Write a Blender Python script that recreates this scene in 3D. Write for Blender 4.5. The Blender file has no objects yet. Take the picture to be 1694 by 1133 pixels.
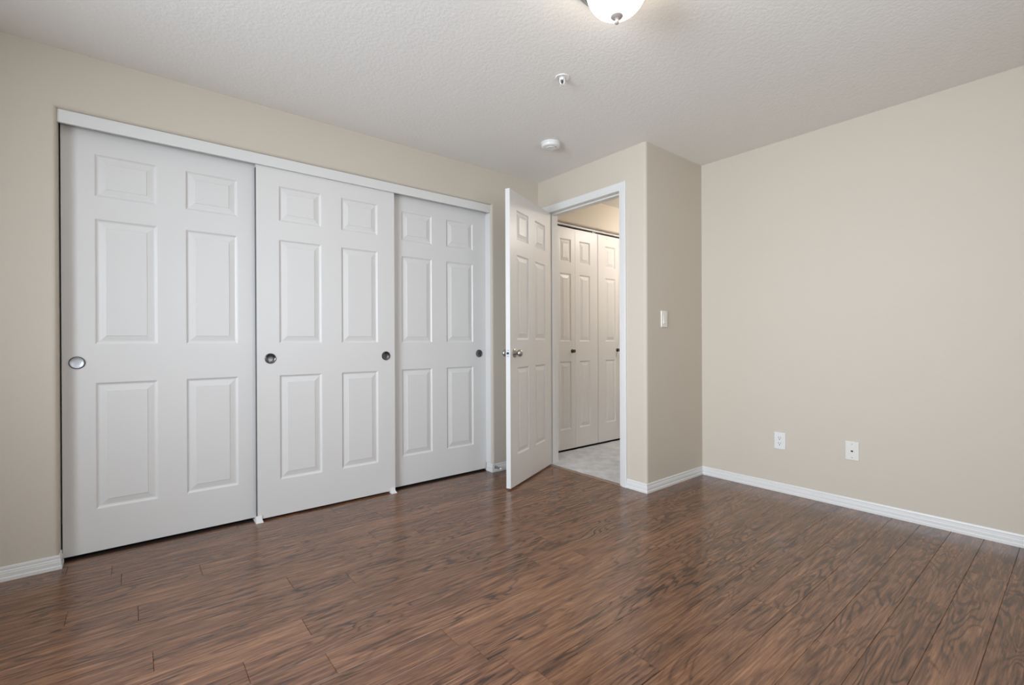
import bpy, bmesh, math, random
from mathutils import Vector, Matrix
random.seed(7)
PI = math.pi
SC = bpy.context.scene
COL = SC.collection

# ------------------------------------------------------------------ camera
CX, CY, CH = -2.76747, -3.04380, 1.05468
YAW, PITCH, ROLL, FPX = 0.889624406, -0.00182831682, -0.00416179133, 774.712
F = Vector((math.cos(YAW)*math.cos(PITCH), math.sin(YAW)*math.cos(PITCH), math.sin(PITCH)))
R0 = F.cross(Vector((0, 0, 1))).normalized()
U0 = R0.cross(F)
RR = R0*math.cos(ROLL) + U0*math.sin(ROLL)
UU = -R0*math.sin(ROLL) + U0*math.cos(ROLL)
cd = bpy.data.cameras.new('camera')
cam = bpy.data.objects.new('camera', cd)
COL.objects.link(cam)
cd.sensor_fit = 'HORIZONTAL'
cd.sensor_width = 36
cd.lens = 36*FPX/1694
cd.clip_start = 0.02
m = Matrix.Identity(4)
for i in range(3):
    m[i][0] = RR[i]; m[i][1] = UU[i]; m[i][2] = -F[i]
m[0][3], m[1][3], m[2][3] = CX, CY, CH
cam.matrix_world = m
SC.camera = cam

# ------------------------------------------------------------------ light and exposure
H = 2.44
XL, XR = -4.10, 0.739          # left wall, right wall
YB, YJ = -3.62, -1.108         # back wall, jutting wall
SC.view_settings.view_transform = 'Standard'
SC.view_settings.look = 'None'
SC.view_settings.gamma = 1
SC.view_settings.use_curve_mapping = False
SC.view_settings.exposure = -0.07

W = bpy.data.worlds.new('sky'); SC.world = W
W.use_nodes = True
W.node_tree.nodes['Background'].inputs[0].default_value = (0.80, 0.90, 1.0, 1)
W.node_tree.nodes['Background'].inputs[1].default_value = 1.5

WY0, WY1, WZ0, WZ1 = -2.75, -1.15, 0.85, 2.12     # window opening in the left wall


def area(name, loc, rot, sx, sy, power, col):
    d = bpy.data.lights.new(name, 'AREA')
    d.shape = 'RECTANGLE'; d.size = sx; d.size_y = sy
    d.energy = power; d.color = col
    o = bpy.data.objects.new(name, d); COL.objects.link(o)
    o.location = loc; o.rotation_euler = rot
    return o


WIN_P, BACK_FILL_P = 119, 21
wd = area('window_daylight', (XL-0.50, (WY0+WY1)/2, (WZ0+WZ1)/2+0.1), (0, math.radians(-90+7), math.radians(3)), 1.5, 1.8, WIN_P, (0.86, 0.945, 1.05))
wd.data.spread = math.radians(130)
B2X0, B2X1 = -2.2, -0.6                            # unseen window opening added in the back wall for fill light
area('window_daylight_back', ((B2X0+B2X1)/2, YB-0.28, 1.5), (math.radians(90-12), 0, 0), 1.7, 1.4, BACK_FILL_P, (0.90, 0.95, 1.0))  # added fill for the surfaces that face the back wall

# ------------------------------------------------------------------ materials


def mat(name, col, rough=0.5, metal=0.0, bump=None, spec=0.5, emit=None, estr=0, sub=None):
    """bump = list of (scale vec or number, strength, distance, detail)"""
    M = bpy.data.materials.new(name); M.use_nodes = True
    nt = M.node_tree; b = nt.nodes['Principled BSDF']
    b.inputs['Base Color'].default_value = (*col, 1)
    b.inputs['Roughness'].default_value = rough
    b.inputs['Metallic'].default_value = metal
    b.inputs['Specular IOR Level'].default_value = spec
    if emit:
        b.inputs['Emission Color'].default_value = (*emit, 1)
        b.inputs['Emission Strength'].default_value = estr
    if bump:
        tc = nt.nodes.new('ShaderNodeTexCoord')
        prev = None
        for sc, st, dist, det in bump:
            mp = nt.nodes.new('ShaderNodeMapping')
            if isinstance(sc, (int, float)): sc = (sc, sc, sc)
            mp.inputs['Scale'].default_value = sc
            nt.links.new(tc.outputs['Object'], mp.inputs['Vector'])
            n = nt.nodes.new('ShaderNodeTexNoise')
            n.inputs['Scale'].default_value = 1.0
            n.inputs['Detail'].default_value = det
            nt.links.new(mp.outputs[0], n.inputs['Vector'])
            bp = nt.nodes.new('ShaderNodeBump')
            bp.inputs['Strength'].default_value = st
            bp.inputs['Distance'].default_value = dist
            nt.links.new(n.outputs['Fac'], bp.inputs['Height'])
            if prev: nt.links.new(prev.outputs[0], bp.inputs['Normal'])
            prev = bp
        nt.links.new(prev.outputs[0], b.inputs['Normal'])
    return M


M_WALL = mat('beige_wall_paint', (0.61, 0.552, 0.467), 0.62, bump=[(140, 0.25, 0.0012, 2), (35, 0.12, 0.002, 1)], spec=0.3)
M_CEIL = mat('ceiling_texture_paint', (0.86, 0.84, 0.805), 0.8, bump=[(62, 0.42, 0.004, 3), (130, 0.35, 0.002, 1)], spec=0.2)
M_DOOR = mat('white_door_paint', (0.745, 0.735, 0.72), 0.36, bump=[((260, 260, 9), 0.22, 0.0006, 2), (400, 0.1, 0.0004, 1)], spec=0.42)
M_TRIM = mat('white_trim_paint', (0.745, 0.74, 0.725), 0.35, bump=[(60, 0.06, 0.001, 1)], spec=0.42)
M_NICK = mat('brushed_nickel', (0.46, 0.45, 0.43), 0.28, 1.0, bump=[((40, 40, 600), 0.1, 0.0003, 1)])
M_FINI = mat('satin_finial_metal', (0.40, 0.355, 0.33), 0.6, 0.3, bump=[(300, 0.05, 0.0003, 1)])
M_PEWT = mat('dark_pewter_metal', (0.17, 0.17, 0.175), 0.24, 1.0, bump=[((300, 30, 300), 0.1, 0.0003, 1)])
M_SILV = mat('pale_satin_metal', (0.66, 0.69, 0.75), 0.40, 0.55, bump=[((300, 30, 300), 0.08, 0.0003, 1)])
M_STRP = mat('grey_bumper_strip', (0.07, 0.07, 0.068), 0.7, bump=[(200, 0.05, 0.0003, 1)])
M_BRNZ = mat('dark_knob_metal', (0.14, 0.12, 0.11), 0.28, 1.0, bump=[(200, 0.05, 0.0003, 1)])
M_PLAS = mat('white_plastic', (0.78, 0.775, 0.76), 0.35, bump=[(90, 0.02, 0.001, 1)])
M_ALMO = mat('almond_plastic', (0.76, 0.745, 0.69), 0.38, bump=[(90, 0.02, 0.001, 1)])
M_SWIT = mat('ivory_plastic', (0.83, 0.80, 0.74), 0.35, bump=[(90, 0.02, 0.001, 1)])
M_DARK = mat('dark_slot', (0.02, 0.02, 0.02), 0.6, bump=[(90, 0.02, 0.001, 1)])
M_GREY = mat('closet_interior_paint', (0.25, 0.23, 0.2), 0.8, bump=[(90, 0.1, 0.001, 1)])
M_GLOW = mat('frosted_glass_lit', (0.9, 0.88, 0.84), 0.3, emit=(1.0, 0.89, 0.75), estr=15.0, bump=[(20, 0.02, 0.001, 1)])
M_GLOWH = mat('frosted_hall_glass_lit', (0.9, 0.88, 0.84), 0.3, emit=(1.0, 0.93, 0.86), estr=104.0, bump=[(20, 0.02, 0.001, 1)])
M_TRAN = mat('transition_strip_metal', (0.30, 0.22, 0.16), 0.45, 0.2, bump=[((300, 8, 300), 0.1, 0.0005, 1)])
M_BASE = mat('floor_underlay', (0.03, 0.018, 0.012), 0.7, bump=[(90, 0.1, 0.001, 1)])


def carpet_mat():
    M = mat('pale_grey_carpet', (0.5, 0.5, 0.5), 0.95, bump=[(420, 1.0, 0.006, 2), (30, 0.5, 0.01, 2)], spec=0.1)
    nt = M.node_tree; b = nt.nodes['Principled BSDF']
    tc = nt.nodes.new('ShaderNodeTexCoord')
    n = nt.nodes.new('ShaderNodeTexNoise'); n.inputs['Scale'].default_value = 9; n.inputs['Detail'].default_value = 6
    n.inputs['Roughness'].default_value = 0.7
    r = nt.nodes.new('ShaderNodeValToRGB')
    r.color_ramp.elements[0].position = 0.3; r.color_ramp.elements[0].color = (0.60, 0.605, 0.62, 1)
    r.color_ramp.elements[1].position = 0.7; r.color_ramp.elements[1].color = (0.86, 0.875, 0.90, 1)
    nt.links.new(tc.outputs['Object'], n.inputs['Vector']); nt.links.new(n.outputs['Fac'], r.inputs['Fac'])
    nt.links.new(r.outputs[0], b.inputs['Base Color'])
    return M


M_CARP = carpet_mat()


def wood_mat():
    M = bpy.data.materials.new('hickory_laminate'); M.use_nodes = True
    nt = M.node_tree; b = nt.nodes['Principled BSDF']; L = nt.links.new

    def node(t, **k):
        n = nt.nodes.new(t)
        for a, v in k.items(): setattr(n, a, v)
        return n

    def math_(op, a, bb=None, c=None, clamp=False):
        n = node('ShaderNodeMath', operation=op); n.use_clamp = clamp
        for i, v in enumerate((a, bb, c)):
            if v is None: continue
            if isinstance(v, (int, float)): n.inputs[i].default_value = v
            else: L(v, n.inputs[i])
        return n.outputs[0]
    uv = node('ShaderNodeUVMap'); uv.uv_map = 'UVMap'
    at = node('ShaderNodeAttribute'); at.attribute_name = 'plank'
    sx = node('ShaderNodeSeparateXYZ'); L(uv.outputs[0], sx.inputs[0])
    cr = node('ShaderNodeSeparateColor'); L(at.outputs['Color'], cr.inputs[0])
    rnd, rnd2 = cr.outputs[0], cr.outputs[1]
    U, V = sx.outputs[0], sx.outputs[1]

    def coords(su, sv, off):
        c = node('ShaderNodeCombineXYZ')
        L(math_('MULTIPLY_ADD', U, su, math_('MULTIPLY', rnd, off)), c.inputs[0])
        L(math_('MULTIPLY_ADD', V, sv, math_('MULTIPLY', rnd2, off)), c.inputs[1])
        L(math_('MULTIPLY', rnd, 13.0), c.inputs[2])
        return c.outputs[0]

    def noise(vec, detail, rough=0.5, dist=0.0):
        n = node('ShaderNodeTexNoise'); n.inputs['Scale'].default_value = 1
        n.inputs['Detail'].default_value = detail; n.inputs['Roughness'].default_value = rough
        n.inputs['Distortion'].default_value = dist
        L(vec, n.inputs['Vector']); return n.outputs['Fac']
    fig = noise(coords(1.5, 9.0, 90), 2.5, 0.5, 0.3)          # cathedral figure
    rings = math_('SINE', math_('MULTIPLY', fig, 95.0))
    rings = math_('POWER', math_('MULTIPLY_ADD', rings, 0.5, 0.5), 4.0)
    fib = noise(coords(7, 170, 50), 3.0, 0.6)                   # fine fibres
    streak = noise(coords(4.2, 58, 70), 6.0, 0.70, 0.6)
    blotch = noise(coords(2.6, 12, 40), 3.0, 0.6, 0.8)
    mask = noise(coords(1.7, 6.5, 33), 2.0, 0.5)
    ring_amt = math_('MULTIPLY', rings, math_('MULTIPLY_ADD', mask, 3.5, -1.25, clamp=True))
    v = math_('MULTIPLY_ADD', streak, 1.25, -0.04)
    v = math_('ADD', v, math_('MULTIPLY_ADD', fib, 0.7, -0.35))
    v = math_('SUBTRACT', v, math_('MULTIPLY', ring_amt, 0.40))
    v = math_('SUBTRACT', v, math_('MULTIPLY', math_('MULTIPLY_ADD', blotch, 5.0, -2.85, clamp=True), 0.22))
    v = math_('ADD', v, math_('MULTIPLY_ADD', rnd2, 0.10, -0.05), clamp=True)
    r = node('ShaderNodeValToRGB')
    e = r.color_ramp.elements
    e[0].position = 0.0; e[0].color = (0.028, 0.013, 0.008, 1)
    e[1].position = 1.0; e[1].color = (0.38, 0.195, 0.105, 1)
    for p, c in ((0.22, (0.060, 0.027, 0.0155, 1)), (0.5, (0.143, 0.065, 0.034, 1)), (0.72, (0.235, 0.112, 0.058, 1))):
        x = e.new(p); x.color = c
    L(v, r.inputs['Fac']); L(r.outputs[0], b.inputs['Base Color'])
    b.inputs['Roughness'].default_value = 0.30
    L(math_('MULTIPLY_ADD', fib, 0.14, 0.12), b.inputs['Roughness'])
    b.inputs['Specular IOR Level'].default_value = 0.66
    bp = node('ShaderNodeBump'); bp.inputs['Strength'].default_value = 0.25; bp.inputs['Distance'].default_value = 0.0010
    L(v, bp.inputs['Height'])
    wv = noise(coords(3.0, 14, 21), 1.0)
    bp2 = node('ShaderNodeBump'); bp2.inputs['Strength'].default_value = 0.25; bp2.inputs['Distance'].default_value = 0.003
    L(wv, bp2.inputs['Height']); L(bp2.outputs[0], bp.inputs['Normal'])
    L(bp.outputs[0], b.inputs['Normal'])
    return M


M_WOOD = wood_mat()

# ------------------------------------------------------------------ helpers


def link(name, bm, material, parent=None, smooth=False):
    me = bpy.data.meshes.new(name)
    bmesh.ops.recalc_face_normals(bm, faces=bm.faces)
    bm.to_mesh(me); bm.free()
    me.materials.append(material)
    if smooth:
        me.polygons.foreach_set('use_smooth', [True]*len(me.polygons))
    o = bpy.data.objects.new(name, me); COL.objects.link(o)
    if parent: o.parent = parent
    return o


def tag(o, label=None, cat=None, group=None, kind=None):
    if label: o['label'] = label
    if cat: o['category'] = cat
    if group: o['group'] = group
    if kind: o['kind'] = kind
    return o


def empty(name, loc, rotz=0.0, rot=None):
    o = bpy.data.objects.new(name, None); COL.objects.link(o)
    o.empty_display_size = 0.05
    o.location = loc; o.rotation_euler = rot if rot else (0, 0, rotz)
    return o


def add_box(bm, lo, hi, bev=0.0, seg=2):
    vs = [bm.verts.new((x, y, z)) for z in (lo[2], hi[2]) for y in (lo[1], hi[1]) for x in (lo[0], hi[0])]
    fs = [bm.faces.new([vs[i] for i in q]) for q in ((0, 2, 3, 1), (4, 5, 7, 6), (0, 1, 5, 4), (2, 6, 7, 3), (0, 4, 6, 2), (1, 3, 7, 5))]
    if bev:
        es = list({e for f in fs for e in f.edges})
        bmesh.ops.bevel(bm, geom=es, offset=bev, segments=seg, profile=0.5, affect='EDGES')


def box(name, lo, hi, material, parent=None, bev=0.0, seg=2):
    bm = bmesh.new(); add_box(bm, lo, hi, bev, seg)
    return link(name, bm, material, parent)


def add_lathe(bm, prof, n=40, mtx=None, cap0=True, cap1=True):
    """profile of (radius, height) around z"""
    rings = []
    for r, z in prof:
        if r < 1e-6:
            rings.append([bm.verts.new(mtx @ Vector((0, 0, z)) if mtx else (0, 0, z))])
        else:
            rr = []
            for k in range(n):
                v = Vector((r*math.cos(2*PI*k/n), r*math.sin(2*PI*k/n), z))
                rr.append(bm.verts.new(mtx @ v if mtx else v))
            rings.append(rr)
    for a, b in zip(rings, rings[1:]):
        for k in range(n):
            k2 = (k+1) % n
            if len(a) == 1 and len(b) == 1: continue
            if len(a) == 1: bm.faces.new((a[0], b[k], b[k2]))
            elif len(b) == 1: bm.faces.new((a[k], a[k2], b[0]))
            else: bm.faces.new((a[k], a[k2], b[k2], b[k]))
    if cap0 and len(rings[0]) > 1: bm.faces.new(rings[0])
    if cap1 and len(rings[-1]) > 1: bm.faces.new(rings[-1])


def lathe(name, prof, material, parent=None, n=40, mtx=None, smooth=True):
    bm = bmesh.new(); add_lathe(bm, prof, n, mtx)
    o = link(name, bm, material, parent, smooth=False)
    if smooth:
        me = o.data
        me.polygons.foreach_set('use_smooth', [len(p.vertices) < 5 for p in me.polygons])
        sharp_by_angle(me, 35)
    return o


def sharp_by_angle(me, deg):
    bm = bmesh.new(); bm.from_mesh(me)
    for e in bm.edges:
        if len(e.link_faces) == 2 and e.calc_face_angle(0) > math.radians(deg): e.smooth = False
    bm.to_mesh(me); bm.free()


def wall_grid(name, us, zs, void, place, depth, material, bev_edges=None, bev=0.018, seg=6, extra_bev=None):
    """wall made of grid cells (us x zs), cells in void left open; place(u, w, z) maps to world, w = depth into the wall"""
    bm = bmesh.new(); cache = {}

    def V(u, w, z):
        k = (round(u, 5), round(w, 5), round(z, 5))
        if k not in cache: cache[k] = bm.verts.new(place(u, w, z))
        return cache[k]
    nu, nz = len(us)-1, len(zs)-1
    solid = lambda i, j: 0 <= i < nu and 0 <= j < nz and (i, j) not in void
    for i in range(nu):
        for j in range(nz):
            if not solid(i, j): continue
            a, b, c, d = us[i], us[i+1], zs[j], zs[j+1]
            bm.faces.new((V(a, 0, c), V(b, 0, c), V(b, 0, d), V(a, 0, d)))
            bm.faces.new((V(a, depth, c), V(a, depth, d), V(b, depth, d), V(b, depth, c)))
            if not solid(i-1, j): bm.faces.new((V(a, 0, c), V(a, 0, d), V(a, depth, d), V(a, depth, c)))
            if not solid(i+1, j): bm.faces.new((V(b, 0, c), V(b, depth, c), V(b, depth, d), V(b, 0, d)))
            if not solid(i, j-1): bm.faces.new((V(a, 0, c), V(a, depth, c), V(b, depth, c), V(b, 0, c)))
            if not solid(i, j+1): bm.faces.new((V(a, 0, d), V(b, 0, d), V(b, depth, d), V(a, depth, d)))
    bmesh.ops.recalc_face_normals(bm, faces=bm.faces)
    if bev_edges:
        es = []
        for (p, q) in bev_edges:
            v1, v2 = V(*p), V(*q)
            e = bm.edges.get((v1, v2))
            if e: es.append(e)
        r = bmesh.ops.bevel(bm, geom=es, offset=bev, segments=seg, profile=0.5, affect='EDGES')
        for f in r['faces']: f.smooth = True
    o = link(name, bm, material)
    if bev_edges: sharp_by_angle(o.data, 30)
    return tag(o, kind='structure')


# ------------------------------------------------------------------ shell
T = 0.115
OX0, OX1, OZ = -3.040, -0.507, 2.164            # closet opening
DY0, DY1, DZ = -0.120, -0.885, 2.150            # bedroom doorway (clear opening)

# closet wall, bullnose drywall corners round the opening
us = [XL-T, OX0, OX1, T]; zs = [0, OZ, H]
wall_grid('wall_closet', us, zs, {(1, 0)}, lambda u, w, z: (u, w, z), 0.115, M_WALL,
          [((OX0, 0, 0), (OX0, 0, OZ)), ((OX0, 0, OZ), (OX1, 0, OZ)), ((OX1, 0, 0), (OX1, 0, OZ))], bev=0.019)
# wall with the doorway, x = 0
RO = 0.018
us = [0.0, -(DY0+RO), -(DY1-RO), 1.0]; zs = [0, DZ+RO, H]
wall_grid('wall_doorway', us, zs, {(1, 0)}, lambda u, w, z: (w, -u, z), T, M_WALL)
# jutting wall, rounded outside corner
bm = bmesh.new(); pts = []
r = 0.019
for k in range(9):
    a = PI + (PI/2)*k/8
    pts.append((r + r*math.cos(a), YJ + r + r*math.sin(a)))
pts += [(XR+T, YJ), (XR+T, -1.0), (0, -1.0)]
lo = [bm.verts.new((x, y, 0)) for x, y in pts]; hi = [bm.verts.new((x, y, H)) for x, y in pts]
n = len(pts)
for i in range(n):
    f = bm.faces.new((lo[i], lo[(i+1) % n], hi[(i+1) % n], hi[i]))
    if i < 8: f.smooth = True
bm.faces.new(lo); bm.faces.new(hi)
o = link('wall_switch_side', bm, M_WALL); sharp_by_angle(o.data, 30); tag(o, kind='structure')
# right wall
tag(box('wall_right', (XR, YB, 0), (XR+T, YJ, H), M_WALL), kind='structure')
# left wall with window, back wall with the added fill window
us = [YB, WY0, WY1, 0.0]; zs = [0, WZ0, WZ1, H]
wall_grid('wall_left', us, zs, {(1, 1)}, lambda u, w, z: (XL-w, u, z), T, M_WALL)
us = [XL-T, B2X0, B2X1, XR+T]; zs = [0, 0.9, 2.1, H]
wall_grid('wall_back', us, zs, {(1, 1)}, lambda u, w, z: (u, YB-w, z), T, M_WALL)
# ceiling
HX1 = 2.1
bm = bmesh.new()
add_box(bm, (XL-T, YB-T, H), (XR+T, 0.0+T, H+0.1))
tag(link('ceiling', bm, M_CEIL), kind='structure')
bm = bmesh.new()
add_box(bm, (T, -1.0, H), (HX1+T, 0.9, H+0.1))
o = box('ceiling_hall', (XR+T, -1.0-T, H), (HX1+T, 0.9, H+0.1), M_CEIL); tag(o, kind='structure'); bm.free()
o = box('ceiling_closet', (XL-T, T, H), (XR+T, 0.9, H+0.1), M_CEIL); tag(o, kind='structure')

# closet interior (behind the sliding doors)
tag(box('wall_closet_back', (XL-T, 0.74, 0), (0.15, 0.84, H), M_WALL), kind='structure')
tag(box('wall_closet_left', (XL-T, T, 0), (XL, 0.74, H), M_WALL), kind='structure')
tag(box('wall_closet_right', (0.05, T, 0), (0.15, 0.74, H), M_WALL), kind='structure')

# ------------------------------------------------------------------ floor: planks running along x, real joints
PW = 0.1285
SEAM = -2.306
known = {-3: -0.285, 0: -0.80, 3: -1.81, 8: -2.27, 9: -2.718, 10: -2.014, 13: -2.97, 14: -2.524, 15: -2.81}
PL = 1.215
bm = bmesh.new()
uvl = bm.loops.layers.uv.new('UVMap')
cl = bm.loops.layers.color.new('plank')
g, dz = 0.0014, 0.0020
k0 = int(math.floor((YB-T-SEAM)/PW)); k1 = int(math.ceil((0.13-SEAM)/PW))
for k in range(k0, k1):
    y0 = SEAM+(k)*PW + PW*0; y1 = y0+PW
    # row index used for measured joints counts from the row whose centre is at SEAM + PW/2
    j = known.get(k, None)
    if j is None: j = random.uniform(0, PL)
    x = j - math.ceil((j-(XL-T))/PL)*PL
    ymax = 0.74 if k == k1-1 else y1
    while x < XR+T:
        xa, xb = max(x, XL-T), min(x+PL, XR+T)
        x += PL
        ya, yb = max(y0, YB-T), min(y1, 0.062)  # planks stop here; dark base beyond stands in for shade under doors
        if ya > 0.05 or xb-xa < 0.002: continue
        if yb > -1.0 and xb > 0.0:             # stop at the doorway wall line
            if yb > -0.99: xb = min(xb, -0.004)
        if xb-xa < 0.01: continue
        c = (random.random(), random.random(), random.random(), 1)
        P = [(xa+g, ya+g, 0), (xb-g, ya+g, 0), (xb-g, yb-g, 0), (xa+g, yb-g, 0),
             (xa, ya, -dz), (xb, ya, -dz), (xb, yb, -dz), (xa, yb, -dz)]
        vs = [bm.verts.new(p) for p in P]
        for q in ((0, 1, 2, 3), (4, 5, 1, 0), (5, 6, 2, 1), (6, 7, 3, 2), (7, 4, 0, 3)):
            f = bm.faces.new([vs[i] for i in q])
            for lp in f.loops:
                lp[uvl].uv = (lp.vert.co.x, lp.vert.co.y); lp[cl] = c
add_box(bm, (XL-T, YB-T, -0.1), (XR+T, 0.13, -0.0024))
for f in bm.faces:
    if len(f.verts) == 4 and all(v.co.z < -0.0023 for v in f.verts): f.material_index = 1
me = bpy.data.meshes.new('floor'); bm.to_mesh(me); bm.free()
me.materials.append(M_WOOD); me.materials.append(M_BASE)
fl = bpy.data.objects.new('floor', me); COL.objects.link(fl); tag(fl, kind='structure')
tag(box('floor_closet', (XL-T, 0.13, -0.1), (0.15, 0.84, -0.001), M_BASE), kind='structure')

# ------------------------------------------------------------------ hall
CZ = 0.006
bm = bmesh.new()
nx, ny = 60, 36
gx = [0.012+(HX1-0.012)*i/nx for i in range(nx+1)]; gy = [-1.0+1.105*i/ny for i in range(ny+1)]
grid = [[bm.verts.new((x, y, CZ+random.uniform(-.0012, .0012))) for y in gy] for x in gx]
for i in range(nx):
    for j in range(ny):
        f = bm.faces.new((grid[i][j], grid[i+1][j], grid[i+1][j+1], grid[i][j+1])); f.smooth = True
for i in range(nx):                                   # edges turned down
    pass
o = link('floor_hall_carpet', bm, M_CARP); tag(o, kind='structure')
tag(box('floor_hall', (0.0135, -1.0, -0.1), (HX1+T, 0.84, 0.001), M_DARK), kind='structure')  # black past the carpet edge, standing in for shade under the bifolds
HY = 0.05
BX0, BX1, BZ = 0.245, 1.572, 2.178
us = [T, BX0, BX1, HX1]; zs = [0, BZ, H]
wall_grid('wall_hall_north', us, zs, {(1, 0)}, lambda u, w, z: (u, HY+w, z), 0.10, M_WALL,
          [((BX0, 0, 0), (BX0, 0, BZ)), ((BX0, 0, BZ), (BX1, 0, BZ)), ((BX1, 0, 0), (BX1, 0, BZ))], bev=0.016)
tag(box('wall_hall_south', (XR+T, -1.0-T, 0), (HX1+T, -1.0, H), M_WALL), kind='structure')
tag(box('wall_hall_end', (HX1, -1.0, 0), (HX1+T, 0.84, H), M_WALL), kind='structure')
tag(box('wall_hall_closet_back', (0.15, 0.74, 0), (HX1, 0.84, H), M_GREY), kind='structure')
tag(box('trim_threshold', (-0.018, DY1-RO+0.001, -0.003), (0.013, DY0+RO-0.001, 0.0045), M_TRAN, bev=0.002), kind='structure')
tag(bpy.data.objects['trim_threshold'], 'narrow tan transition strip between the laminate and the hall carpet', 'threshold')

# ------------------------------------------------------------------ baseboards
BH, BT = 0.064, 0.0125
BPROF = [(0, 0), (BT, 0), (BT, 0.013), (BT-0.0015, 0.0165), (BT-0.003, 0.018), (BT-0.003, 0.034), (BT-0.0045, 0.038),
         (BT-0.0045, 0.043), (BT-0.0075, 0.046), (BT-0.0075, 0.052), (BT-0.0065, 0.0545), (0.004, 0.0625), (0.0025, BH), (0, BH)]


def baseboard(name, path, material=M_TRIM):
    """path of 2D points; board on the left side of travel direction (offset to the left)"""
    bm = bmesh.new(); n = len(path); rings = []
    for i, p in enumerate(path):
        p = Vector(p)
        dirs = []
        if i > 0: dirs.append((p-Vector(path[i-1])).normalized())
        if i < n-1: dirs.append((Vector(path[i+1])-p).normalized())
        nl = [Vector((-d.y, d.x)) for d in dirs]
        if len(nl) == 1: off = nl[0]
        else:
            s = nl[0]+nl[1]; off = s/(1+nl[0].dot(nl[1]))
        rings.append([bm.verts.new((p.x+off.x*a, p.y+off.y*a, z)) for a, z in BPROF])
    for a, b in zip(rings, rings[1:]):
        for k in range(len(BPROF)):
            k2 = (k+1) % len(BPROF)
            bm.faces.new((a[k], a[k2], b[k2], b[k]))
    bm.faces.new(rings[0]); bm.faces.new(rings[-1])
    return tag(link(name, bm, material), kind='structure')


# travel so that the room is on the left
baseboard('baseboard_closet_left', [(OX0, 0.072), (OX0, 0.0), (XL, 0.0), (XL, YB)])
baseboard('baseboard_closet_right', [(-0.016, 0.0), (OX1, 0.0), (OX1, 0.072)])
baseboard('baseboard_right', [(XL, YB), (XR, YB), (XR, YJ), (0.0, YJ), (0.0, -0.9425)])

# ------------------------------------------------------------------ closet fascia and jamb liner
tag(box('trim_closet_fascia', (OX0+0.0, 0.020, 2.102), (OX1, 0.036, OZ), M_TRIM, bev=0.0015), kind='structure')
tag(bpy.data.objects['trim_closet_fascia'], 'long white fascia board hiding the track above the closet doors', 'trim')
tag(box('trim_closet_jamb', (OX1-0.003, 0.019, 0.066), (OX1+0.0005, 0.114, 2.1), M_TRIM, bev=0.0008), kind='structure')
tag(bpy.data.objects['trim_closet_jamb'], 'white jamb board at the right end of the closet opening', 'trim')
bm = bmesh.new()
for y in (0.037, 0.081, 0.125):
    add_box(bm, (OX0, y, 2.135), (OX1, y+0.002, OZ))
add_box(bm, (OX0, 0.037, 2.160), (OX1, 0.125, OZ))
tag(link('trim_closet_track', bm, M_NICK), 'metal overhead track behind the white closet fascia', 'track', kind='structure')

# ------------------------------------------------------------------ doors
PROF = [(0.0, 0.0), (0.003, -0.0012), (0.007, -0.0052), (0.012, -0.0078), (0.017, -0.0078), (0.019, -0.0074), (0.0425, -0.0026), (0.0440, -0.0006)]


def door_leaf(name, w, z0, z1, th, cols, rows, material, parent, both=True):
    """leaf: x 0..w, front face y=0 looking to -y, back face y=th"""
    bm = bmesh.new()
    xs = [0.0]; 
    for a, b in cols: xs += [a, b]
    xs.append(w)
    zz = [z0]
    for a, b in rows: zz += [a, b]
    zz.append(z1)
    sides = [(0.0, 1)] + ([(th, -1)] if both else [])
    for y, s in sides:
        C = {}

        def V(x, z, d=0.0):
            k = (round(x, 5), round(z, 5), round(d, 5))
            if k not in C: C[k] = bm.verts.new((x, y-s*d, z))
            return C[k]
        for i in range(len(xs)-1):
            for j in range(len(zz)-1):
                a, b, c, d = xs[i], xs[i+1], zz[j], zz[j+1]
                if i % 2 == 1 and j % 2 == 1:
                    for (o1, d1), (o2, d2) in zip(PROF, PROF[1:]):
                        q1 = [(a+o1, c+o1), (b-o1, c+o1), (b-o1, d-o1), (a+o1, d-o1)]
                        q2 = [(a+o2, c+o2), (b-o2, c+o2), (b-o2, d-o2), (a+o2, d-o2)]
                        for k in range(4):
                            k2 = (k+1) % 4
                            bm.faces.new((V(*q1[k], d1), V(*q1[k2], d1), V(*q2[k2], d2), V(*q2[k], d2)))
                    o1, d1 = PROF[-1]
                    bm.faces.new([V(*q, d1) for q in ((a+o1, c+o1), (b-o1, c+o1), (b-o1, d-o1), (a+o1, d-o1))])
                else:
                    bm.faces.new((V(a, c), V(b, c), V(b, d), V(a, d)))
    # rim (slightly eased edge)
    e = 0.0
    for (xa, za, xb, zb) in ((0, z0, w, z0), (w, z0, w, z1), (w, z1, 0, z1), (0, z1, 0, z0)):
        v = [bm.verts.new(p) for p in ((xa, 0, za), (xb, 0, zb), (xb, th, zb), (xa, th, za))]
        bm.faces.new(v)
    if not both:
        bm.faces.new([bm.verts.new(p) for p in ((0, th, z0), (w, th, z0), (w, th, z1), (0, th, z1))])
    bmesh.ops.remove_doubles(bm, verts=bm.verts, dist=1e-5)
    return link(name, bm, material, parent)


ROWS = [(0.225, 0.858), (1.050, 1.679), (1.789, 2.003)]


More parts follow.
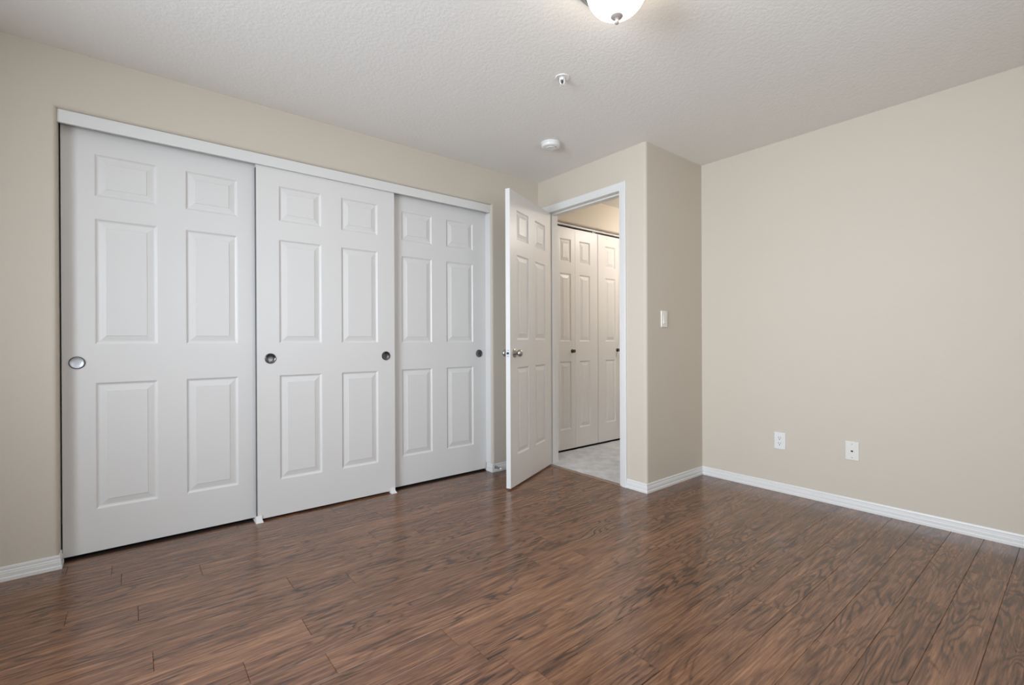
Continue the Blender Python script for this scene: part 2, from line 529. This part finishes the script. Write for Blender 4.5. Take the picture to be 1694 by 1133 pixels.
def flush_pull(parent, x, z, material, label, mtx_y=0.0, r=0.031):
    """round recessed finger pull: rim, dished cup"""
    M = Matrix.Translation((x, mtx_y, z)) @ Matrix.Rotation(PI/2, 4, 'X')   # local +z -> -y (towards the room)
    o = lathe('finger_pull', [(0.0, 0.0006), (r*0.30, 0.0008), (r*0.52, 0.0014), (r*0.68, 0.0026), (r*0.79, 0.0044), (r*0.84, 0.0052), (r*0.85, 0.0),
                              (0.0, -0.0005)], material, parent, n=56, mtx=M)
    lathe('rim', [(r*0.84, 0.0), (r*0.84, 0.0056), (r*0.88, 0.0062), (r*0.95, 0.0052), (r, 0.0022), (r, -0.0005), (r*0.84, 0.0)], M_PEWT, o, n=56, mtx=M)
    o['label'] = label
    return o


def closet_door(i, x0, x1, y, pulls, label):
    w = x1-x0
    root = empty('door_%d' % i, (x0, y, 0)); tag(root, label, 'door', kind='structure')
    st, md = 0.122, 0.125
    pw = (w-2*st-md)/2
    door_leaf('door_panel', w, (0.012 if y < 0.05 else 0.0155), 2.128, 0.034, [(st, st+pw), (w-st-pw, w-st)], ROWS, M_DOOR, root)
    for px, mt, lb in pulls:
        flush_pull(root, px-x0, 0.960, mt, lb)
    if i == 2:                         # dark strip added to draw the dark line along this edge
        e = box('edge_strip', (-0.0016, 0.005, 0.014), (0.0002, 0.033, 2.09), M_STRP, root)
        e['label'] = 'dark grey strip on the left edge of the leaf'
    for hx in (0.12, w-0.12):          # roller hangers on the back of the leaf, hidden behind the fascia
        box('roller_hanger', (hx-0.03, 0.0342, 2.06), (hx+0.03, 0.038, 2.134), M_NICK, root, bev=0.001)
    return root


closet_door(1, -3.034, -2.166, 0.085, [(-2.979, M_SILV, 'pale silver round finger pull')],
            'left sliding closet door with a pale silver pull, on the rear track')
closet_door(2, -2.199, -1.331, 0.042, [(-2.127, M_PEWT, 'dark pewter round finger pull'), (-1.397, M_PEWT, 'dark pewter round finger pull')],
            'middle sliding closet door with two dark round pulls, in front of its neighbours')
closet_door(3, -1.378, -0.5105, 0.085, [(-0.577, M_PEWT, 'dark pewter round finger pull')],
            'right sliding closet door with one dark pull beside the white jamb')

# floor guides


def floor_guide(x, label):
    root = empty('door_floor_guide', (x, 0, 0)); tag(root, label, 'door guide', 'white floor guides under the closet doors')
    bm = bmesh.new()
    add_box(bm, (-0.020, 0.020, 0.0), (0.020, 0.128, 0.0035), 0.001)
    link('base_plate', bm, M_PLAS, root)
    for ya, yb in ((0.0775, 0.0835), (0.1205, 0.1265)):
        box('guide_fin', (-0.016, ya, 0.003), (0.016, yb, 0.030), M_PLAS, root, bev=0.001)
    # front fin, sloped like a wedge with a flared foot
    bm = bmesh.new()
    prof = [(0.008, 0.0), (0.041, 0.0), (0.041, 0.034), (0.036, 0.034), (0.030, 0.014)]
    a = [bm.verts.new((-0.016 - (0.004 if z < 0.01 else 0), y, z)) for y, z in prof]
    b = [bm.verts.new((0.016 + (0.004 if z < 0.01 else 0), y, z)) for y, z in prof]
    for k in range(len(prof)):
        k2 = (k+1) % len(prof); bm.faces.new((a[k], a[k2], b[k2], b[k]))
    bm.faces.new(a); bm.faces.new(b)
    link('guide_fin', bm, M_PLAS, root)


floor_guide(-2.193, 'white plastic floor guide between the left and middle closet doors')
floor_guide(-1.352, 'white plastic floor guide between the middle and right closet doors')

# ------------------------------------------------------------------ doorway: jambs, stop, casing
bm = bmesh.new()
add_box(bm, (0.0005, DY0, 0.0045), (T-0.0005, DY0+RO, DZ+RO))
add_box(bm, (0.0005, DY1-RO, 0.0045), (T-0.0005, DY1, DZ+RO))
add_box(bm, (0.0005, DY1, DZ), (T-0.0005, DY0, DZ+RO))
tag(link('trim_door_jamb', bm, M_TRIM), 'white jamb lining the doorway to the hall', 'door frame', kind='structure')
bm = bmesh.new()
add_box(bm, (0.040, DY0-0.011, 0.007), (0.075, DY0, DZ), 0.0015)
add_box(bm, (0.040, DY1, 0.007), (0.075, DY1+0.011, DZ), 0.0015)
add_box(bm, (0.040, DY1+0.011, DZ-0.011), (0.075, DY0-0.011, DZ), 0.0015)
tag(link('trim_door_stop_strip', bm, M_TRIM), 'thin white stop strip around the inside of the doorway', 'trim', kind='structure')

CPROF = [(0.0, 0.0), (0.0, 0.009), (0.003, 0.011), (0.012, 0.011), (0.016, 0.0125), (0.022, 0.014), (0.044, 0.016), (0.050, 0.0165), (0.0555, 0.0155), (0.058, 0.012), (0.058, 0.0)]


def casing(name, x, sgn, y0, y1, z, rev=0.0, z0=0.0, ymax=None):
    """three mitred boards round an opening in an x = const wall; profile offset goes outwards"""
    bm = bmesh.new()
    path = [((y0+rev), z0), ((y0+rev), z+rev), ((y1-rev), z+rev), ((y1-rev), z0)]
    dirs = [(1, 0), (1, 1), (-1, 1), (-1, 0)]
    rings = []
    for (py, pz), (dy, dzz) in zip(path, dirs):
        ring = []
        for o, h in CPROF:
            yy = py+dy*o
            if ymax is not None: yy = min(yy, ymax)
            ring.append(bm.verts.new((x+sgn*h, yy, pz+dzz*o)))
        rings.append(ring)
    for a, b in zip(rings, rings[1:]):
        for k in range(len(CPROF)):
            k2 = (k+1) % len(CPROF); bm.faces.new((a[k], a[k2], b[k2], b[k]))
    bm.faces.new(rings[0]); bm.faces.new(rings[-1])
    return tag(link(name, bm, M_TRIM), kind='structure')


casing('trim_door_casing', 0.0, -1, DY0+0.001, DY1-0.001, DZ)
tag(bpy.data.objects['trim_door_casing'], 'white moulded casing around the doorway on the bedroom side', 'trim')
casing('trim_door_casing_hall', T, 1, DY0+0.004, DY1-0.004, DZ, ymax=0.05)

# ------------------------------------------------------------------ the open hinged door (door_4)
ANG = math.radians(66)
DW = 0.757
# local frame: x along leaf from the hinge, y = 0 hall-side face (towards camera), thickness to +y
dx, dy = -math.sin(ANG), -math.cos(ANG)
rz = math.atan2(dy, dx)
nx_, ny_ = math.cos(ANG), -math.sin(ANG)     # normal of the face the camera sees
px_, py_ = -0.012, -0.120
# want local -y -> (nx_, ny_)? local -y after rotation rz is (sin rz, -cos rz)
root = empty('door_4', (px_+nx_*0.035, py_+ny_*0.035, 0), rz)
tag(root, 'open white six-panel hinged door with a round nickel knob, swung in from the hall doorway', 'door', kind='structure')
flip = (math.sin(rz)*nx_ + (-math.cos(rz))*ny_) < 0
RW4 = [(0.232, 0.868), (1.068, 1.690), (1.802, 2.014)]
leaf = door_leaf('door_panel', DW, 0.012, 2.142, 0.035, [(0.115, 0.320), (0.440, 0.645)], RW4, M_DOOR, root)
S = -1 if flip else 1
if flip:
    for v in leaf.data.vertices: v.co.y = -v.co.y
    leaf.data.flip_normals()
# knobs on both faces
KX, KZ = 0.690, 0.972


def knob(parent, x, z, y, out, material, sc=1.0, name='door_knob'):
    M = Matrix.Translation((x, y, z)) @ Matrix.Rotation(PI/2 if out < 0 else -PI/2, 4, 'X')
    k = lathe(name, [(0.0, 0.062), (0.010, 0.0615), (0.019, 0.058), (0.0245, 0.052), (0.0265, 0.045), (0.0255, 0.038), (0.021, 0.031),
                     (0.014, 0.026), (0.0105, 0.021), (0.0105, 0.009), (0.0, 0.009)], material, parent, n=40,
              mtx=M @ Matrix.Scale(sc, 4))
    lathe('rosette', [(0.0, 0.009), (0.012, 0.0105), (0.020, 0.009), (0.030, 0.0055), (0.0325, 0.003), (0.0325, 0.0002), (0.0, 0.0002)],
          material, k, n=40, mtx=M @ Matrix.Scale(sc, 4))
    return k


knob(root, KX, KZ, 0.0, -1*S, M_NICK)
knob(root, KX, KZ, 0.035*S, 1*S, M_NICK)
# latch plate with bolt on the free edge
bm = bmesh.new(); ym = 0.0175*S
lo_, hi_ = min(ym-0.0125, ym+0.0125), max(ym-0.0125, ym+0.0125)
add_box(bm, (DW-0.001, lo_, KZ-0.028), (DW+0.0012, hi_, KZ+0.028), 0.0005)
lp = link('latch_plate', bm, M_SILV, root)
M = Matrix.Translation((DW+0.001, ym, KZ)) @ Matrix.Rotation(PI/2, 4, 'Y')
lathe('latch_bolt', [(0.0085, 0.0), (0.0085, 0.006), (0.006, 0.0085), (0.0, 0.0088)], M_DARK, lp, n=24, mtx=M)
for zz_ in (-0.021, 0.021):
    M = Matrix.Translation((DW+0.001, ym, KZ+zz_)) @ Matrix.Rotation(PI/2, 4, 'Y')
    lathe('screw', [(0.0032, 0.0), (0.0030, 0.0012), (0.0, 0.0014)], M_PEWT, lp, n=16, mtx=M)
# hinges
for hz in (0.22, 1.08, 1.93):
    M = Matrix.Translation((-0.004, 0.038*S, hz-0.045))
    hg = lathe('hinge', [(0.0, 0.0), (0.006, 0.0), (0.006, 0.09), (0.0, 0.09)], M_NICK, root, n=20, mtx=M)
    bm = bmesh.new(); a, b_ = sorted((0.003*S, 0.034*S))
    add_box(bm, (-0.0018, a, hz-0.045), (0.0004, b_, hz+0.045))
    link('hinge_leaf', bm, M_NICK, hg)

# ------------------------------------------------------------------ hall bifold doors
BR = [(0.213, 0.864), (1.053, 1.705), (1.811, 2.033)]
BYF = 0.100


def bifold(i, x0, xm, x1, outer_left, knob_x, label):
    root = empty('door_%d' % i, (x0, BYF, 0)); tag(root, label, 'door', kind='structure')
    for a, b, wide_left in ((x0, xm-0.001, True), (xm+0.001, x1, False)):
        w = b-a
        c0, c1 = (0.113, w-0.055) if wide_left else (0.060, w-0.113)
        lf = door_leaf('door_leaf', w, 0.025, 2.142, 0.030, [(c0, c1)], BR, M_DOOR, root)
        lf.location = (a-x0, 0, 0)
    knob(root, knob_x-x0, 0.962, 0.0, -1, M_BRNZ, 0.62, 'cupboard_knob')
    for xx in (x1-0.03-x0, x1-0.055-x0):
        box('roller_pin', (xx-0.004, 0.010, 2.142), (xx+0.004, 0.018, 2.162), M_PEWT, root)


bifold(5, 0.250, 0.572, 0.902, True, 0.530, 'left pair of white bifold hall closet leaves seen through the doorway')
bifold(6, 0.910, 1.240, 1.570, True, 1.215, 'right pair of white bifold hall closet leaves beside the doorway casing')
bm = bmesh.new()
add_box(bm, (BX0+0.001, 0.095, BZ-0.018), (BX1-0.001, 0.128, BZ-0.0005), 0.003, 3)
tag(link('trim_bifold_track', bm, M_TRIM), 'white metal bifold track above the hall closet doors', 'track', kind='structure')

# ------------------------------------------------------------------ windows out of view behind the camera


def window(i, place, u0, u1, z0, z1, label):
    root = empty('window_%d' % i, (0, 0, 0)); tag(root, label, 'window', kind='structure')
    def bx(name, a, b, mt, w0, w1):
        bm = bmesh.new(); p, q = place(a[0], w0, a[1]), place(b[0], w1, b[1])
        add_box(bm, [min(s, t) for s, t in zip(p, q)], [max(s, t) for s, t in zip(p, q)], 0.002)
        return link(name, bm, mt, root)
    fw = 0.045
    bx('frame', (u0, z0), (u0+fw, z1), M_PLAS, 0.04, 0.10); bx('frame', (u1-fw, z0), (u1, z1), M_PLAS, 0.04, 0.10)
    bx('frame', (u0+fw, z0), (u1-fw, z0+fw), M_PLAS, 0.04, 0.10); bx('frame', (u0+fw, z1-fw), (u1-fw, z1), M_PLAS, 0.04, 0.10)
    um = (u0+u1)/2
    bx('mullion', (um-0.02, z0+fw), (um+0.02, z1-fw), M_PLAS, 0.045, 0.095)
    bx('sill', (u0+0.001, z0), (u1-0.001, z0+0.012), M_TRIM, -0.02, 0.04)


window(1, lambda u, w, z: (XL-w, u, z), WY0, WY1, WZ0, WZ1, 'white framed window in the left wall')
window(2, lambda u, w, z: (u, YB-w, z), B2X0, B2X1, 0.9, 2.1, 'white framed window in the back wall')

# ------------------------------------------------------------------ ceiling light


def ceiling_light(loc, label, rad=0.153, glass=M_GLOW):
    root = empty('ceiling_light', loc); tag(root, label, 'light')
    k = rad/0.153
    S_ = Matrix.Scale(k, 4)
    lathe('base_pan', [(0.0, -0.0002), (0.158, -0.0002), (0.163, -0.004), (0.162, -0.012), (0.154, -0.017), (0.152, -0.022), (0.154, -0.027),
                       (0.146, -0.034), (0.138, -0.037), (0.130, -0.044), (0.110, -0.043), (0.0, -0.043)], M_NICK, root, n=72, mtx=S_)
    prof = [(0.108, -0.030)]
    for a in range(0, 21):
        t = a/20*PI/2
        prof.append((0.1155*math.cos(t)**0.95 if a < 20 else 0.0, -0.042-0.112*math.sin(t)))
    lathe('glass_shade', prof, glass, root, n=72, mtx=S_)
    o = lathe('finial', [(0.0, -0.150), (0.022, -0.1525), (0.0235, -0.156), (0.020, -0.160), (0.009, -0.165), (0.0065, -0.170), (0.0085, -0.174),
                         (0.0085, -0.179), (0.005, -0.184), (0.0, -0.186)], M_FINI, root, n=32, mtx=S_)
    o['label'] = 'satin metal finial'
    return root


LX, LY = -1.336, -1.917
ceiling_light((LX, LY, H), 'lit round frosted dome light with a nickel finial at the top edge')
# hall light fixture: out of view beyond the doorway
ceiling_light((1.60, -0.74, H), 'lit hall ceiling light beyond the doorway', rad=0.14, glass=M_GLOWH)

# ------------------------------------------------------------------ sprinkler
root = empty('fire_sprinkler', (-1.009, -1.302, H)); tag(root, 'small white fire sprinkler head in the ceiling between the light and the detector', 'sprinkler')
lathe('escutcheon', [(0.018, -0.0002), (0.037, -0.0002), (0.038, -0.003), (0.035, -0.0055), (0.024, -0.0045), (0.020, -0.001), (0.018, -0.001)], M_PLAS, root, n=40)
lathe('orifice_body', [(0.0, -0.0002), (0.0165, -0.0002), (0.0165, -0.004), (0.012, -0.006), (0.010, -0.014), (0.0, -0.014)], M_PLAS, root, n=24)
lathe('glass_bulb', [(0.0, -0.014), (0.0035, -0.016), (0.0040, -0.024), (0.003, -0.031), (0.0, -0.033)], M_DARK, root, n=16)
bm = bmesh.new()
for s in (-1, 1):
    for (x0, z0, x1, z1) in ((0.013, -0.004, 0.012, -0.026), (0.012, -0.026, 0.003, -0.040)):
        a = Vector((s*x0, 0, z0)); b_ = Vector((s*x1, 0, z1))
        d = (b_-a); q = d.to_track_quat('Z', 'Y').to_matrix().to_4x4()
        add_lathe(bm, [(0.0026, 0), (0.0026, d.length)], 10, Matrix.Translation(a) @ q)
o = link('frame_arms', bm, M_PLAS, root); o.rotation_euler = (0, 0, math.radians(-35))
bm = bmesh.new()
add_lathe(bm, [(0.0, -0.040), (0.006, -0.040), (0.006, -0.043), (0.0, -0.043)], 16)
for k in range(12):
    a = 2*PI*k/12
    c, s = math.cos(a), math.sin(a); wv = 0.0022
    vs = [bm.verts.new((c*r_-s*t, s*r_+c*t, z)) for z in (-0.0425, -0.0415) for r_, t in ((0.004, -wv*.6), (0.014, -wv), (0.014, wv), (0.004, wv*.6))]
    for q in ((0, 1, 2, 3), (4, 7, 6, 5), (0, 4, 5, 1), (1, 5, 6, 2), (2, 6, 7, 3), (3, 7, 4, 0)): bm.faces.new([vs[i] for i in q])
link('deflector', bm, M_PLAS, root)

# ------------------------------------------------------------------ smoke detector
root = empty('smoke_detector', (-0.490, -0.673, H)); tag(root, 'round white smoke detector on the ceiling near the doorway', 'detector')
lathe('mounting_base', [(0.0, -0.0002), (0.068, -0.0002), (0.070, -0.003), (0.069, -0.010), (0.0, -0.010)], M_PLAS, root, n=56)
lathe('cover', [(0.0, -0.010), (0.066, -0.010), (0.0645, -0.022), (0.060, -0.030), (0.050, -0.034), (0.034, -0.0345), (0.0325, -0.0375), (0.0, -0.038)], M_PLAS, root, n=56)
lathe('indicator', [(0.0, -0.0335), (0.0035, -0.0338), (0.003, -0.0365), (0.0, -0.037)], M_PEWT, root, n=14, mtx=Matrix.Translation((0.008, -0.040, 0.0)))

# ------------------------------------------------------------------ wall plates


def wall_plate(root, w, h, material, t=0.0055):
    bm = bmesh.new(); add_box(bm, (-w/2, -t, -h/2), (w/2, 0.0002, h/2), 0.0)
    es = [e for e in bm.edges if all(v.co.y < -t/2 for v in e.verts)]
    bmesh.ops.bevel(bm, geom=es, offset=0.0028, segments=3, profile=0.5, affect='EDGES')
    return link('wall_plate', bm, material, root)


def screw(root, z, t, material, r=0.0032):
    M = Matrix.Translation((0, -t, z)) @ Matrix.Rotation(PI/2, 4, 'X')
    s = lathe('screw', [(r, -0.0005), (r, 0.0004), (r*0.7, 0.0011), (0, 0.0012)], material, root, n=18, mtx=M)
    return s


# outlet on the right wall (faces -x): local -y must point to -x -> rotate by -90 deg
root = empty('power_outlet', (XR, -1.682, 0.356), -PI/2); tag(root, 'white duplex power outlet low on the right wall, nearest the corner', 'outlet')
wall_plate(root, 0.072, 0.116, M_PLAS)
for s in (-1, 1):
    bm = bmesh.new()
    n = 28; v0 = []; v1 = []
    for k in range(n):
        a = 2*PI*k/n
        x = 0.0172*math.cos(a); z = max(-0.0132, min(0.0132, 0.0172*math.sin(a)))
        v0.append(bm.verts.new((x, -0.0040, s*0.0195+z))); v1.append(bm.verts.new((x*0.98, -0.0072, s*0.0195+z*0.98)))
    for k in range(n): bm.faces.new((v0[k], v0[(k+1) % n], v1[(k+1) % n], v1[k]))
    bm.faces.new(v1)
    rc = link('receptacle', bm, M_PLAS, root)
    bm = bmesh.new()
    add_box(bm, (-0.0078, -0.00745, s*0.0195-0.0005), (-0.0050, -0.0070, s*0.0195+0.0085))
    add_box(bm, (0.0050, -0.00745, s*0.0195+0.0005), (0.0078, -0.0070, s*0.0195+0.0075))
    add_lathe(bm, [(0.0032, 0.0), (0.0032, 0.0005)], 14, Matrix.Translation((0, -0.0070, s*0.0195-0.0075)) @ Matrix.Rotation(PI/2, 4, 'X'))
    link('slots', bm, M_DARK, rc)
screw(root, 0.0, 0.0055, M_PLAS)

root = empty('phone_jack', (XR, -2.1045, 0.3605), -PI/2); tag(root, 'off-white wall plate with a single phone jack, right of the power outlet', 'wall jack')
wall_plate(root, 0.072, 0.116, M_ALMO)
bm = bmesh.new()
add_box(bm, (-0.0085, -0.0068, -0.008), (0.0085, -0.0050, 0.008), 0.0006)
jk = link('jack_body', bm, M_ALMO, root)
bm = bmesh.new()
add_box(bm, (-0.0062, -0.0073, -0.0052), (0.0062, -0.0066, 0.0035))
add_box(bm, (-0.0025, -0.0073, -0.0070), (0.0025, -0.0066, -0.0052))
link('jack_opening', bm, M_DARK, jk)
for z in (-0.0418, 0.0418): screw(root, z, 0.0055, M_NICK)

root = empty('light_switch', (0.2125, YJ, 1.2135), 0.0); tag(root, 'ivory rocker light switch on the shaded wall beside the doorway', 'switch')
wall_plate(root, 0.073, 0.117, M_SWIT, t=0.0075)
bm = bmesh.new()
# recessed frame and tilted paddle
add_box(bm, (-0.0180, -0.0082, -0.0345), (0.0180, -0.0074, 0.0345), 0.0003)
link('switch_frame', bm, M_SWIT, root)
bm = bmesh.new()
pr = [(-0.0080, -0.0325), (-0.0135, -0.0325), (-0.0105, 0.0), (-0.0088, 0.0325), (-0.0080, 0.0325)]
a = [bm.verts.new((-0.0160, y, z)) for y, z in pr]; b_ = [bm.verts.new((0.0160, y, z)) for y, z in pr]
for k in range(5): bm.faces.new((a[k], a[(k+1) % 5], b_[(k+1) % 5], b_[k]))
bm.faces.new(a); bm.faces.new(b_)
link('rocker', bm, M_SWIT, root)
for z in (-0.048, 0.048): screw(root, z, 0.0075, M_SWIT)

# ------------------------------------------------------------------ spring door stop on the baseboard
root = empty('door_stop', (-0.487, -BT+0.001, 0.040)); tag(root, 'small spring door stop on the baseboard beside the closet', 'door stop')
M = Matrix.Rotation(PI/2, 4, 'X')
lathe('mount', [(0.011, 0.0), (0.011, 0.002), (0.007, 0.005), (0.0, 0.005)], M_NICK, root, n=24, mtx=M)
bm = bmesh.new(); turns, n, L_ = 13, 13*14, 0.062
prev = None
for k in range(n+1):
    a = 2*PI*turns*k/n; y = -0.004-L_*k/n; R_ = 0.0058
    c = Vector((R_*math.cos(a), y, R_*math.sin(a))); rad = Vector((math.cos(a), 0, math.sin(a))); t = Vector((0, 1, 0))
    ring = [bm.verts.new(c+(rad*math.cos(b)+t*math.sin(b))*0.0014) for b in (0, 2*PI/5, 4*PI/5, 6*PI/5, 8*PI/5)]
    if prev:
        for q in range(5): bm.faces.new((prev[q], prev[(q+1) % 5], ring[(q+1) % 5], ring[q]))
    prev = ring
link('spring', bm, M_NICK, root, smooth=True)
lathe('rubber_tip', [(0.0, 0.064), (0.0075, 0.064), (0.008, 0.068), (0.0078, 0.076), (0.005, 0.079), (0.0, 0.0795)], M_PLAS, root, n=24, mtx=M)
